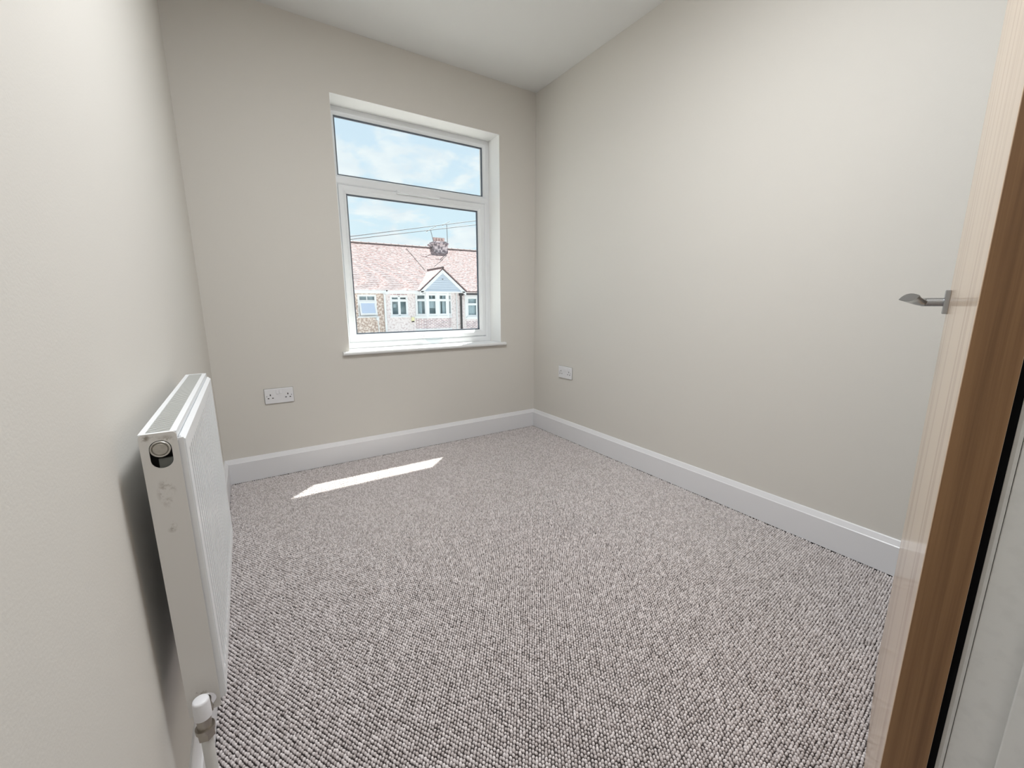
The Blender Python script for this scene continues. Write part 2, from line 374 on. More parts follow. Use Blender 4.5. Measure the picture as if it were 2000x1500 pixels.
# ------------------------------------------------------------------ radiator
RY0, RY1 = -1.905, -1.280        # near end, far end
RZ0, RZ1 = 0.310, 0.806
RXB, RXE, RXF = -W+0.029, -W+0.0735, -W+0.081
rad = empty('radiator', (-W+0.03, (RY0+RY1)/2, RZ0))
tag(rad, 'white ribbed panel radiator mounted on the left wall', 'radiator')
# front panel: flat border with pressed vertical channels
mb = MB()
nr = 24; y0, y1 = RY0+0.006, RY1-0.006; z0, z1 = RZ0+0.010, RZ1-0.010
pitch = (y1-y0-0.05)/nr
ys = [(y0, 0), (y0+0.02, 0)]
for k in range(nr):
    a = y0+0.025+k*pitch
    ys += [(a+pitch*0.06, 0), (a+pitch*0.12, 1), (a+pitch*0.60, 1), (a+pitch*0.66, 0)]
ys += [(y1-0.02, 0), (y1, 0)]
zs = [(z0, -0.006, 0), (z0+0.006, 0, 0), (z0+0.030, 0, 0), (z0+0.050, 0, 1), (z1-0.050, 0, 1), (z1-0.028, 0, 0), (z1-0.006, 0, 0), (z1, -0.006, 0)]
vs = []; fs = []
for (z, dx, on) in zs:
    for (y, c) in ys: vs.append((RXF+dx-0.0070*c*on, y, z))
n = len(ys)
for i in range(len(zs)-1):
    for j in range(n-1): fs.append((i*n+j, i*n+j+1, (i+1)*n+j+1, (i+1)*n+j))
mb.add(vs, fs)
fp = mb.build('front_panel', m_rad, rad); sm = fp.modifiers.new('solid', 'SOLIDIFY'); sm.thickness = 0.0025; sm.offset = 0
mb = MB(); mb.box((RXE-0.001, RY0+0.004, RZ0+0.012), (RXF-0.0005, RY0+0.0065, RZ1-0.012)); mb.build('panel_edge', m_rad, fp)
# water body and back sheet behind it
mb = MB(); mb.box((RXE-0.005, RY0+0.0025, RZ0+0.012), (RXF-0.0090, RY1-0.0025, RZ1-0.010)); mb.build('water_panel', m_rad, rad, bevel=0.003)
mb = MB(); mb.box((RXB, RY0+0.004, RZ0+0.03), (RXB+0.0015, RY1-0.004, RZ1-0.012)); mb.build('convector_back', m_rad, rad)
def obround(cx, cz0, cz1, r, n=14):
    pts = [(cx+r*math.cos(t), cz1+r*math.sin(t)) for t in [PI*k/n for k in range(n+1)]]
    pts += [(cx+r*math.cos(t), cz0+r*math.sin(t)) for t in [PI+PI*k/n for k in range(n+1)]]
    return pts
def side_panel(y, thick, hole, name='side_panel'):
    """sheet metal end: rounded top corners, optional obround hole"""
    r = 0.006; x0, x1 = RXB, RXE
    outer = [(x0, RZ0), (x1, RZ0)]
    outer += [(x1-r+r*math.cos(t), RZ1-r+r*math.sin(t)) for t in [PI/2*k/5 for k in range(6)]]
    outer += [(x0+r+r*math.cos(t), RZ1-r+r*math.sin(t)) for t in [PI/2+PI/2*k/5 for k in range(6)]]
    bm = bmesh.new()
    def loop(pts):
        vv = [bm.verts.new((px, y, pz)) for px, pz in pts]
        return [bm.edges.new((vv[i], vv[(i+1) % len(vv)])) for i in range(len(vv))]
    ed = loop(outer)
    for h_ in (hole or ()): ed += loop(h_)
    bmesh.ops.triangle_fill(bm, use_beauty=True, use_dissolve=False, edges=ed)
    r_ = bmesh.ops.extrude_face_region(bm, geom=list(bm.faces))
    bmesh.ops.translate(bm, vec=(0, thick, 0), verts=[v for v in r_['geom'] if isinstance(v, bmesh.types.BMVert)])
    bmesh.ops.recalc_face_normals(bm, faces=bm.faces)
    me = bpy.data.meshes.new(name); bm.to_mesh(me); bm.free(); me.materials.append(m_end)
    o = bpy.data.objects.new(name, me); C.objects.link(o); o.parent = rad; o.matrix_parent_inverse = rad.matrix_world.inverted()
    return o
def end_material():
    m = mat('scuffed_radiator_enamel', (0.74, 0.73, 0.71), 0.35)
    t = m.node_tree; b = t.nodes['Principled BSDF']; L = t.links.new
    tc = t.nodes.new('ShaderNodeTexCoord')
    n = t.nodes.new('ShaderNodeTexNoise'); n.inputs['Scale'].default_value = 70; n.inputs['Detail'].default_value = 8; n.inputs['Roughness'].default_value = 0.7
    L(tc.outputs['Object'], n.inputs['Vector'])
    r = t.nodes.new('ShaderNodeValToRGB'); r.color_ramp.elements[0].position = 0.50; r.color_ramp.elements[1].position = 0.62; L(n.outputs['Fac'], r.inputs[0])
    masks = None
    for (cx, cz, sx, sz) in ((-W+0.051, 0.712, 0.010, 0.020), (-W+0.038, 0.800, 0.012, 0.006), (-W+0.060, 0.795, 0.010, 0.006), (-W+0.045, 0.352, 0.016, 0.010), (-W+0.050, 0.655, 0.006, 0.008)):
        mp = t.nodes.new('ShaderNodeMapping'); mp.inputs['Scale'].default_value = (1/sx, 0, 1/sz); mp.inputs['Location'].default_value = (-cx/sx, 0, -cz/sz)
        L(tc.outputs['Object'], mp.inputs[0])
        ln_ = t.nodes.new('ShaderNodeVectorMath'); ln_.operation = 'LENGTH'; L(mp.outputs[0], ln_.inputs[0])
        mr = t.nodes.new('ShaderNodeMapRange'); mr.inputs[1].default_value = 1.3; mr.inputs[2].default_value = 0.2; L(ln_.outputs['Value'], mr.inputs[0])
        if masks is None: masks = mr.outputs[0]
        else:
            a = t.nodes.new('ShaderNodeMath'); a.operation = 'MAXIMUM'; L(masks, a.inputs[0]); L(mr.outputs[0], a.inputs[1]); masks = a.outputs[0]
    mu = t.nodes.new('ShaderNodeMath'); mu.operation = 'MULTIPLY'; L(masks, mu.inputs[0]); L(r.outputs[0], mu.inputs[1])
    mx = t.nodes.new('ShaderNodeMix'); mx.data_type = 'RGBA'; L(mu.outputs[0], mx.inputs['Factor'])
    mx.inputs['A'].default_value = (0.74, 0.73, 0.71, 1); mx.inputs['B'].default_value = (0.33, 0.30, 0.26, 1)
    L(mx.outputs['Result'], b.inputs['Base Color'])
    return m
m_end = end_material()
PX, PZ = -W+0.0522, 0.7815
sp = side_panel(RY0, 0.0015, [obround(PX, 0.7645, PZ, 0.0132), obround(PX+0.002, 0.3305, 0.3306, 0.0140)]); sp['label'] = 'scuffed end panel with air vent opening'
sp2 = side_panel(RY1-0.0015, 0.0015, None)
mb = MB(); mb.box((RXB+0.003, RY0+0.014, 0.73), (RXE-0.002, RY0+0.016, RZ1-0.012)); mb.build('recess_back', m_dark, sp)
mb = MB(); mb.box((PX-0.005, RY0+0.004, 0.748), (PX+0.014, RY0+0.010, 0.7655)); mb.build('inner_bracket', m_inner, sp, bevel=0.001)
mb = MB(); mb.lathe_y(PX, PZ, [(0.0118, RY0+0.012), (0.0122, RY0+0.0), (0.0122, RY0-0.002), (0.0116, RY0-0.0028), (0.0104, RY0-0.0026), (0.0098, RY0-0.0012), (0.0094, RY0-0.0004), (0.0090, RY0-0.0008), (0.0088, RY0-0.0018), (0.0080, RY0-0.0023)])
pg = mb.build('air_vent_plug', m_plug, rad); pg['label'] = 'round dull grey air vent plug'
# top: frame around a slatted grille
mb = MB()
tx0, tx1 = RXB, RXE
mb.box((tx0, RY0+0.0015, RZ1-0.0015), (tx0+0.0075, RY1-0.0015, RZ1)); mb.box((tx1-0.0085, RY0+0.0015, RZ1-0.0015), (tx1, RY1-0.0015, RZ1))
mb.box((tx0+0.0075, RY0+0.0015, RZ1-0.0015), (tx1-0.0085, RY0+0.007, RZ1)); mb.box((tx0+0.0075, RY1-0.007, RZ1-0.0015), (tx1-0.0085, RY1-0.0015, RZ1))
mb.box((tx1-0.0012, RY0+0.0015, RZ1-0.016), (tx1, RY1-0.0015, RZ1-0.0015)); mb.box((tx0, RY0+0.0015, RZ1-0.014), (tx0+0.0012, RY1-0.0015, RZ1-0.0015))
gf = mb.build('top_frame', m_rad, rad)
mb = MB(); k = 0; y = RY0+0.0085
while y < RY1-0.009:
    mb.box((tx0+0.0065, y, RZ1-0.0060), (tx1-0.0075, y+0.0046, RZ1-0.0008)); y += 0.0078
mb.build('grille', m_grille, rad)['label'] = 'grey slatted top grille'
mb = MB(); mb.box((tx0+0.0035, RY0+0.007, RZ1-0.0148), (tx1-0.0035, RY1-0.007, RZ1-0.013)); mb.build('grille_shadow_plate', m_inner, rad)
# brackets to the wall
mb = MB()
for yy in (RY0+0.18, RY1-0.10):
    mb = MB(); mb.box((-W, yy-0.012, RZ0+0.10), (RXB, yy+0.012, RZ1-0.12)); mb.build('wall_bracket', m_rad, rad)
# near valve with cap, body, nut, painted pipe down to the floor; far lockshield
def valve(y, x, zt, sgn, cap=True):
    mb = MB(); mb.tube([(x, y, -0.004), (x, y, zt-0.064)], 0.0085, 16); p = mb.build('pipe', m_pipe, rad); p['label'] = 'white painted pipe down to the carpet'
    mb = MB(); mb.tube([(x, y, zt-0.072), (x, y, zt-0.060)], 0.0125, 6, sm=False); mb.tube([(x, y, zt-0.0595), (x, y, zt-0.052)], 0.0135, 20)
    b = mb.build('valve_nut', m_brassy, rad); b['label'] = 'tarnished chrome compression nut'
    mb = MB(); mb.tube([(x, y, zt-0.053), (x, y, zt-0.028)], [0.0100, 0.0100], 20); mb.tube([(x, y, zt-0.038), (x, y+sgn*0.040, zt-0.038)], 0.0085, 16)
    mb.tube([(x, y+sgn*0.014, zt-0.038), (x, y+sgn*0.024, zt-0.038)], 0.0125, 6, sm=False)
    mb.build('valve_body', m_brassy, rad)
    mb = MB(); mb.tube([(x, y, zt-0.033), (x, y, zt-0.004), (x, y, zt-0.001), (x, y, zt), (x, y, zt)], [0.0122, 0.0116, 0.0108, 0.0092, 0.0001], 28)
    c = mb.build('valve_cap', m_cap, rad); c['label'] = 'matt white plastic valve cap'
valve(RY0-0.034, -W+0.0525, 0.3665, 1)
mb = MB(); mb.tube([(-W+0.058, RY1-0.045, RZ0+0.02), (-W+0.058, RY1-0.045, 0.262), (-W+0.058, RY1-0.045, 0.255), (-W+0.058, RY1-0.045, 0.253)], [0.0135, 0.0135, 0.0125, 0.008], 20)
lk = mb.build('lockshield_cap', m_cap, rad)
mb = MB(); mb.tube([(-W+0.056, RY1-0.045, 0.300), (-W, RY1-0.045, 0.300)], 0.0075, 14); mb.build('wall_pipe', m_pipe, lk)

# ------------------------------------------------------------------ sockets
def socket(name, loc, rz, label):
    t = empty(name, loc, rz=rz)
    tag(t, label, 'socket', None)
    def b(mb, nm, m, bevel=0, parent=t):
        o = mb.build(nm, m, None, bevel=bevel); o.parent = parent; return o
    mb = MB(); mb.box((-0.073, -0.009, -0.043), (0.073, 0, 0.043)); fpl = b(mb, 'faceplate', m_plastic, 0.0035)
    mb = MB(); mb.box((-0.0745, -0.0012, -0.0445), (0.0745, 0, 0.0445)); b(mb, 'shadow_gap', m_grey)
    for sx in (-1, 1):
        # two rocker switches side by side at the top
        mb = MB(); x = sx*0.0085
        mb.loft([[Vector((xx, y, z)) for y, z in ((-0.0085, 0.012), (-0.0085, 0.034), (-0.0105, 0.034), (-0.0130, 0.012))] for xx in (x-0.0055, x+0.0055)])
        b(mb, 'switch', m_plastic, 0.0008, fpl)
        cx = sx*0.044
        mb = MB(); mb.box((cx-0.0025, -0.0093, 0.003), (cx+0.0025, -0.0088, 0.0125))
        for d in (-1, 1): mb.box((cx+d*0.011-0.0040, -0.0093, -0.0132), (cx+d*0.011+0.0040, -0.0088, -0.0083))
        b(mb, 'pin_hole', m_dark, 0, fpl)
        mb = MB(); mb.tube([(sx*0.062, -0.0088, 0.001), (sx*0.062, -0.0094, 0.001)], 0.0022, 12); b(mb, 'screw', m_screw, 0, fpl)
    return t
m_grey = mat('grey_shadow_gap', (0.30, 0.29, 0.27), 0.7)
m_screw = mat('dark_screw_head', (0.06, 0.06, 0.06), 0.4, metal=0.5)
socket('double_socket', (-1.8064, 0, 0.4736), 0, 'white double socket under the window wall, left of the window')
socket('double_socket', (0, -0.397, 0.4944), -PI/2, 'white double socket on the right wall near the corner')

# ------------------------------------------------------------------ carpet: looped pile
def carpet():
    import numpy as np
    a, b = 0.0088, 0.0080
    rng = np.random.default_rng(3)
    th = math.radians(60)      # rows run diagonally across the room
    ex = np.array([math.cos(th), -math.sin(th)]); ey = np.array([math.sin(th), math.cos(th)])
    n1 = int(4.4/b); n2 = int(4.4/a)
    I, J = np.meshgrid(np.arange(n1)-n1//2, np.arange(n2)-n2//2)
    P = np.array([-1.05, -1.5])+((I+0.5*(J % 2))*b)[..., None]*ex+(J*a)[..., None]*ey
    P = P.reshape(-1, 2); P += rng.normal(0, 0.0005, P.shape)
    P = P[(P[:, 0] > -W+TS) & (P[:, 1] < -TS-0.0005) & (P[:, 1] > YH+0.9)]
    ok = ((P[:, 1] > YN+0.002) & (P[:, 0] < -TS-0.0005)) | ((P[:, 0] > XL+0.004) & (P[:, 0] < XJ-0.016) & (P[:, 1] <= YN+0.002))
    P = P[ok]; n = len(P)
    me = bpy.data.meshes.new('carpet_pile')
    me.vertices.add(n); co = np.zeros((n, 3), np.float32); co[:, :2] = P; co[:, 2] = -0.0045+rng.normal(0, 0.0004, n)
    me.vertices.foreach_set('co', co.ravel())
    ra = me.attributes.new('rot', 'FLOAT_VECTOR', 'POINT'); ro = np.zeros((n, 3), np.float32)
    ro[:, 0] = rng.normal(0.15, 0.18, n); ro[:, 1] = rng.normal(0, 0.2, n); ro[:, 2] = rng.normal(PI/2-PI/3+PI+0.15, 0.3, n); ra.data.foreach_set('vector', ro.ravel())
    sa = me.attributes.new('scl', 'FLOAT', 'POINT'); sa.data.foreach_set('value', rng.uniform(0.86, 1.12, n).astype(np.float32))
    o = bpy.data.objects.new('carpet_pile', me); C.objects.link(o)
    tag(o, 'grey-brown looped pile carpet covering the floor', 'carpet', kind='stuff')
    # one loop: a leaning bead of yarn
    bm = bmesh.new(); bmesh.ops.create_icosphere(bm, subdivisions=2, radius=1)
    for v in bm.verts:
        x_, y_, z_ = v.co; v.co = (x_*0.0036*(1+0.12*y_), y_*0.0036, z_*0.0060+0.0008*y_)
    lm = bpy.data.meshes.new('yarn_loop'); bm.to_mesh(lm); bm.free(); lm.shade_smooth()
    m = bpy.data.materials.new('carpet_yarn'); m.use_nodes = True; t = m.node_tree; bs = t.nodes['Principled BSDF']; L = t.links.new
    oi = t.nodes.new('ShaderNodeObjectInfo'); rp = t.nodes.new('ShaderNodeValToRGB')
    e = rp.color_ramp.elements; e[0].color = (0.55, 0.50, 0.49, 1); e[1].color = (0.80, 0.75, 0.745, 1); e[1].position = 0.9
    L(oi.outputs['Random'], rp.inputs[0])
    L(rp.outputs[0], bs.inputs['Base Color']); bs.inputs['Roughness'].default_value = 0.9; bs.inputs['Specular IOR Level'].default_value = 0.15
    lm.materials.append(m)
    lo = bpy.data.objects.new('yarn_loop', lm)      # not linked to the scene: only read by the nodes
    g = bpy.data.node_groups.new('pile', 'GeometryNodeTree')
    g.interface.new_socket('Geometry', in_out='INPUT', socket_type='NodeSocketGeometry'); g.interface.new_socket('Geometry', in_out='OUTPUT', socket_type='NodeSocketGeometry')
    gi = g.nodes.new('NodeGroupInput'); go = g.nodes.new('NodeGroupOutput'); ip = g.nodes.new('GeometryNodeInstanceOnPoints'); ob = g.nodes.new('GeometryNodeObjectInfo')
    ob.inputs['Object'].default_value = lo; ob.inputs['As Instance'].default_value = True
    ar = g.nodes.new('GeometryNodeInputNamedAttribute'); ar.data_type = 'FLOAT_VECTOR'; ar.inputs['Name'].default_value = 'rot'
    as_ = g.nodes.new('GeometryNodeInputNamedAttribute'); as_.data_type = 'FLOAT'; as_.inputs['Name'].default_value = 'scl'
    g.links.new(gi.outputs[0], ip.inputs['Points']); g.links.new(ob.outputs['Geometry'], ip.inputs['Instance'])
    g.links.new(ar.outputs['Attribute'], ip.inputs['Rotation']); g.links.new(as_.outputs['Attribute'], ip.inputs['Scale']); g.links.new(ip.outputs[0], go.inputs[0])
    md = o.modifiers.new('pile', 'NODES'); md.node_group = g
    print('carpet loops', n)
carpet()

# ------------------------------------------------------------------ outside: street and the terrace across it
GZ = -2.95
def brick_mat(name, c1, c2, mortar, sc, bw=0.225, bh=0.075, noise=None, mort=0.01):
    m = bpy.data.materials.new(name); m.use_nodes = True; t = m.node_tree; b = t.nodes['Principled BSDF']; L = t.links.new
    tc = t.nodes.new('ShaderNodeTexCoord'); mp = t.nodes.new('ShaderNodeMapping'); mp.inputs['Rotation'].default_value = sc
    L(tc.outputs['Object'], mp.inputs[0])
    br = t.nodes.new('ShaderNodeTexBrick'); br.inputs['Scale'].default_value = 1; br.inputs['Brick Width'].default_value = bw; br.inputs['Row Height'].default_value = bh
    br.inputs['Mortar Size'].default_value = mort; br.inputs['Color1'].default_value = (*c1, 1); br.inputs['Color2'].default_value = (*c2, 1); br.inputs['Mortar'].default_value = (*mortar, 1)
    L(mp.outputs[0], br.inputs['Vector'])
    n = t.nodes.new('ShaderNodeTexNoise'); n.inputs['Scale'].default_value = 3.2; n.inputs['Detail'].default_value = 9; n.inputs['Roughness'].default_value = 0.75; L(tc.outputs['Object'], n.inputs['Vector'])
    mr = t.nodes.new('ShaderNodeMapRange'); mr.inputs[1].default_value = 0.3; mr.inputs[2].default_value = 0.7; mr.inputs[3].default_value = 0.7; mr.inputs[4].default_value = 1.35; L(n.outputs['Fac'], mr.inputs[0])
    mx = t.nodes.new('ShaderNodeVectorMath'); mx.operation = 'SCALE'; L(br.outputs['Color'], mx.inputs[0]); L(mr.outputs[0], mx.inputs['Scale'])
    L(mx.outputs[0], b.inputs['Base Color']); b.inputs['Roughness'].default_value = 0.9
    return m
m_tile = brick_mat('clay_roof_tile', (0.33, 0.225, 0.215), (0.22, 0.15, 0.15), (0.12, 0.085, 0.085), (math.radians(0), 0, 0), 0.17, 0.10, mort=0.012)
def mottle(m, dark, light, scale, lo, hi):
    t = m.node_tree; b = t.nodes['Principled BSDF']; src = b.inputs['Base Color'].links[0].from_socket
    tc = t.nodes.new('ShaderNodeTexCoord'); mp = t.nodes.new('ShaderNodeMapping'); mp.inputs['Scale'].default_value = scale; t.links.new(tc.outputs['Object'], mp.inputs[0])
    n = t.nodes.new('ShaderNodeTexNoise'); n.inputs['Scale'].default_value = 1; n.inputs['Detail'].default_value = 3; t.links.new(mp.outputs[0], n.inputs['Vector'])
    r = t.nodes.new('ShaderNodeValToRGB'); e = r.color_ramp.elements; e[0].position = lo; e[0].color = (*dark, 1); e[1].position = hi; e[1].color = (*light, 1)
    t.links.new(n.outputs['Fac'], r.inputs[0])
    x = t.nodes.new('ShaderNodeMix'); x.data_type = 'RGBA'; x.inputs['Factor'].default_value = 0.6; t.links.new(src, x.inputs['A']); t.links.new(r.outputs[0], x.inputs['B']); t.links.new(x.outputs['Result'], b.inputs['Base Color'])
mottle(m_tile, (0.15, 0.10, 0.105), (0.56, 0.44, 0.445), (7, 14, 14), 0.36, 0.62)
m_ridge = mat('ridge_tile', (0.16, 0.12, 0.12), 0.9)
m_peb = mat('brown_pebbledash', (0.52, 0.40, 0.34), 0.95, bump=(30, 0.8, 0.02), noise=(9, (0.90, 0.80, 0.74), 0.44, 0.58))
m_pink = mat('pale_roughcast', (0.92, 0.85, 0.85), 0.95, bump=(40, 0.5, 0.02), noise=(10, (0.66, 0.56, 0.56), 0.48, 0.66))
m_brick = brick_mat('red_brick', (0.60, 0.42, 0.44), (0.36, 0.24, 0.27), (0.95, 0.92, 0.92), (PI/2, 0, 0), 0.22, 0.075, mort=0.014)
m_chim = mat('weathered_chimney_brick', (0.20, 0.17, 0.19), 0.95, noise=(6, (0.70, 0.62, 0.63), 0.45, 0.58))
m_white = mat('white_outside_paint', (0.88, 0.90, 0.92), 0.5)
m_clad = mat('pale_blue_cladding', (0.60, 0.67, 0.76), 0.5)
m_fpane = glass_mat('house_glass', (0.85, 0.9, 0.92))
m_frost = mat('frosted_pane', (0.56, 0.66, 0.84), 0.35)
m_room = mat('dark_interior', (0.40, 0.47, 0.48), 0.9, noise=(2.5, (0.85, 0.84, 0.82), 0.4, 0.7))
m_curt = mat('net_curtain', (0.82, 0.85, 0.86), 0.9)
m_black = mat('black_pipe', (0.03, 0.03, 0.035), 0.5)
m_yellow = mat('yellow_alarm_box', (0.90, 0.85, 0.50), 0.5)
m_cable = mat('dark_cable', (0.06, 0.06, 0.07), 0.6)
m_alu = mat('weathered_aluminium', (0.25, 0.26, 0.27), 0.5, metal=0.6)
slabs('road', [((-30, OUT, GZ-0.2), (45, 19.9, GZ))], mat('tarmac', (0.26, 0.25, 0.245), 0.95, bump=(60, 0.3, 0.01)), 'tarmac street below the window')
slabs('wall_outside', [((-4.0, OUT, GZ), (-W-0.12, OUT+0.001, 2.2)), ((-W-0.12, OUT, GZ), (0.12, OUT+0.004, -0.12))], m_ext)

YF = 20.0; EZ, EY = 1.66, 19.55; RY_, RZ_ = 24.0, 4.55
def roof_pt(x, s, lift=0):  # s = 0 at eaves, 1 at ridge
    return Vector((x, EY+(RY_-EY)*s, EZ+(RZ_-EZ)*s+lift))
def roof(house, x0, x1, cut=None):
    mb = MB(); nc = 50
    for k in range(nc):
        s0, s1 = k/nc, (k+1)/nc
        a, b = roof_pt(x0, s0, 0.030), roof_pt(x1, s0, 0.030); c, d = roof_pt(x1, s1, 0.004), roof_pt(x0, s1, 0.004)
        e, f = roof_pt(x0, s0, 0), roof_pt(x1, s0, 0)
        mb.add([a, b, c, d, e, f], [(0, 1, 2, 3), (4, 5, 1, 0)])
    # back slope and underside
    mb.add([(x0, RY_, RZ_), (x1, RY_, RZ_), (x1, 28.5, EZ), (x0, 28.5, EZ)], [(0, 1, 2, 3)])
    mb.add([(x0, EY, EZ), (x1, EY, EZ), (x1, 28.5, EZ), (x0, 28.5, EZ)], [(3, 2, 1, 0)])
    for x in (x0, x1): mb.add([(x, EY, EZ), (x, RY_, RZ_), (x, 28.5, EZ)], [(0, 1, 2)])
    r = mb.build('roof', m_tile, house)
    mb = MB(); n_ = max(1, int((x1-x0)/0.45)); st = (x1-x0)/n_
    for k in range(n_):
        a = x0+k*st
        mb.loft([[Vector((xx, RY_+0.13*math.cos(t), RZ_-0.03+(0.11+dz)*math.sin(t))) for t in [PI*j/6 for j in range(7)]] for xx, dz in ((a, 0.0), (a+st*0.92, 0.0), (a+st*0.93, 0.02), (a+st, 0.02))], cap=False, closed=False)
    mb.build('ridge_tiles', m_ridge, r)
    return r
def gutter(house, x0, x1, m=m_white):
    mb = MB(); mb.box((x0, EY-0.08, EZ-0.10), (x1, EY+0.03, EZ+0.0)); mb.box((x0, EY+0.03, EZ-0.16), (x1, EY+0.06, EZ-0.02)); mb.box((x0, EY+0.06, EZ-0.16), (x1, YF, EZ-0.14))
    return mb.build('gutter', m, house)
def wavy(mb, x0, x1, z0, z1, y, n=10, amp=0.03, M=None):
    rr = []
    for k in range(n*4+1):
        t = k/(n*4); x = x0+(x1-x0)*t; yy = y+amp*math.sin(2*PI*n*t)
        q = [Vector((x, yy, z0)), Vector((x, yy, z1))]
        if M: q = [M @ v for v in q]
        rr.append(q)
    mb.loft(rr, cap=False, closed=False, sm=True)
def far_window(house, x0, x1, z0, z1, y, bars_x=(), bars_z=(), open_sash=None, frost=False, curtains=(), M=None, fw=0.07, sill=True, label=None):
    """frame with bars; panes and curtains as sub-parts"""
    def X(mb):
        if M: mb.v = [tuple(M @ Vector(v)) for v in mb.v]
        return mb
    mb = MB(); mb.ring(x0, x1, z0, z1, [(0, y+0.12), (0, y-0.03), (fw*0.75, y-0.03), (fw, y-0.01), (fw, y+0.12)])
    xs = [x0+fw]+[b for b in bars_x]+[x1-fw]; zs = [z0+fw]+[b for b in bars_z]+[z1-fw]
    for b in bars_x: mb.box((b-0.04, y-0.03, z0+0.02), (b+0.04, y+0.05, z1-0.02))
    for b in bars_z: mb.box((x0+0.02, y-0.029, b-0.035), (x1-0.02, y+0.05, b+0.035))
    if sill: mb.box((x0-0.06, y-0.12, z0-0.07), (x1+0.06, y+0.05, z0))
    f = X(mb).build('window', m_white, house)
    if label: f['label'] = label
    for i in range(len(xs)-1):
        for j in range(len(zs)-1):
            a, b = xs[i]+(0.04 if i else 0), xs[i+1]-(0.04 if i < len(xs)-2 else 0)
            c, d = zs[j]+(0.035 if j else 0), zs[j+1]-(0.035 if j < len(zs)-2 else 0)
            if open_sash and j == 0: continue
            mb = MB(); mb.box((a, y+0.0, c), (b, y+0.006, d)); X(mb).build('pane', m_fpane, f)
            if min(b-a, 9) > 0.28:      # small sash frame inside
                mb = MB(); mb.ring(a, b, c, d, [(0, y-0.012), (0.03, y-0.012), (0.03, y+0.01)]); X(mb).build('casement', m_white, f)
    mb = MB(); mb.box((x0+0.03, y+0.27, z0+0.03), (x1-0.03, y+0.28, z1-0.03)); mb.box((x0+0.02, y+0.12, z0-0.02), (x0+0.03, y+0.28, z1)); mb.box((x1-0.03, y+0.12, z0-0.02), (x1-0.02, y+0.28, z1))
    mb.box((x0+0.02, y+0.12, z0-0.02), (x1-0.02, y+0.28, z0-0.0)); mb.box((x0+0.02, y+0.12, z1), (x1-0.02, y+0.28, z1+0.02))
    X(mb).build('room_behind', m_room, f)
    for (a, b, c, d) in curtains:
        mb = MB(); wavy(mb, a, b, c, d, y+0.14, n=max(3, int((b-a)/0.09)), amp=0.02, M=M); mb.build('curtain', m_curt, f)
    return f
def wall_with_holes(x0, x1, z0, z1, y, holes, m, house, th=0.25):
    xs = sorted({x0, x1, *[h[0] for h in holes], *[h[1] for h in holes]}); zs = sorted({z0, z1, *[h[2] for h in holes], *[h[3] for h in holes]})
    mb = MB()
    for i in range(len(xs)-1):
        for j in range(len(zs)-1):
            cx, cz = (xs[i]+xs[i+1])/2, (zs[j]+zs[j+1])/2
            if any(h[0] < cx < h[1] and h[2] < cz < h[3] for h in holes): continue
            mb.box((xs[i], y, zs[j]), (xs[i+1], y+th, zs[j+1]))
    return mb.build('wall', m, house)

# house A: brown pebbledash on the left
hA = empty('terraced_house', (2.0, YF, GZ)); tag(hA, 'terraced house with brown pebbledash wall and a tilted-open frosted window', 'house', 'terraced houses across the street')
wa = (3.12, 4.08, 0.32, 1.45)
wall_with_holes(-0.6, 4.46, GZ, EZ-0.02, YF, [wa], m_peb, hA)
roof(hA, -0.6, 4.47); gutter(hA, -0.6, 4.47)
f = far_window(hA, *wa, YF+0.03, bars_x=(), bars_z=(1.10,), open_sash=True, curtains=[(3.2, 4.0, 0.4, 1.40)], label='white window, lower sash tilted open')
mb = MB(); mb.box((3.57, YF+0.0, 1.12), (3.61, YF+0.06, 1.40)); mb.build('glazing_bar', m_white, f)
Ms = Matrix.Translation((0, YF-0.01, 1.08)) @ Matrix.Rotation(math.radians(-22), 4, 'X') @ Matrix.Translation((0, -(YF-0.01), -1.08))
mb = MB(); mb.ring(3.17, 4.03, 0.36, 1.08, [(0, YF+0.03), (0, YF-0.03), (0.07, YF-0.03), (0.085, YF-0.015), (0.085, YF+0.03)], M=Ms); mb.build('open_sash', m_white, f)
mb = MB(); mb.box((3.24, YF-0.005, 0.43), (3.96, YF+0.004, 1.01), M=Ms); mb.build('frosted_pane', m_frost, f)
mb = MB(); mb.box((3.98, YF-0.22, 0.10), (4.10, YF, 0.25)); mb.tube([(4.08, YF-0.06, 0.22), (4.10, YF-0.05, -0.2), (4.12, YF-0.05, -0.9)], 0.025, 8); mb.build('waste_pipe', m_white, hA)
mb = MB(); mb.tube([(4.50, YF-0.08, EZ-0.08), (4.50, YF-0.08, GZ)], 0.055, 12); mb.box((4.42, EY-0.1, EZ-0.2), (4.58, YF-0.02, EZ-0.06)); dp = mb.build('downpipe', m_white, hA)

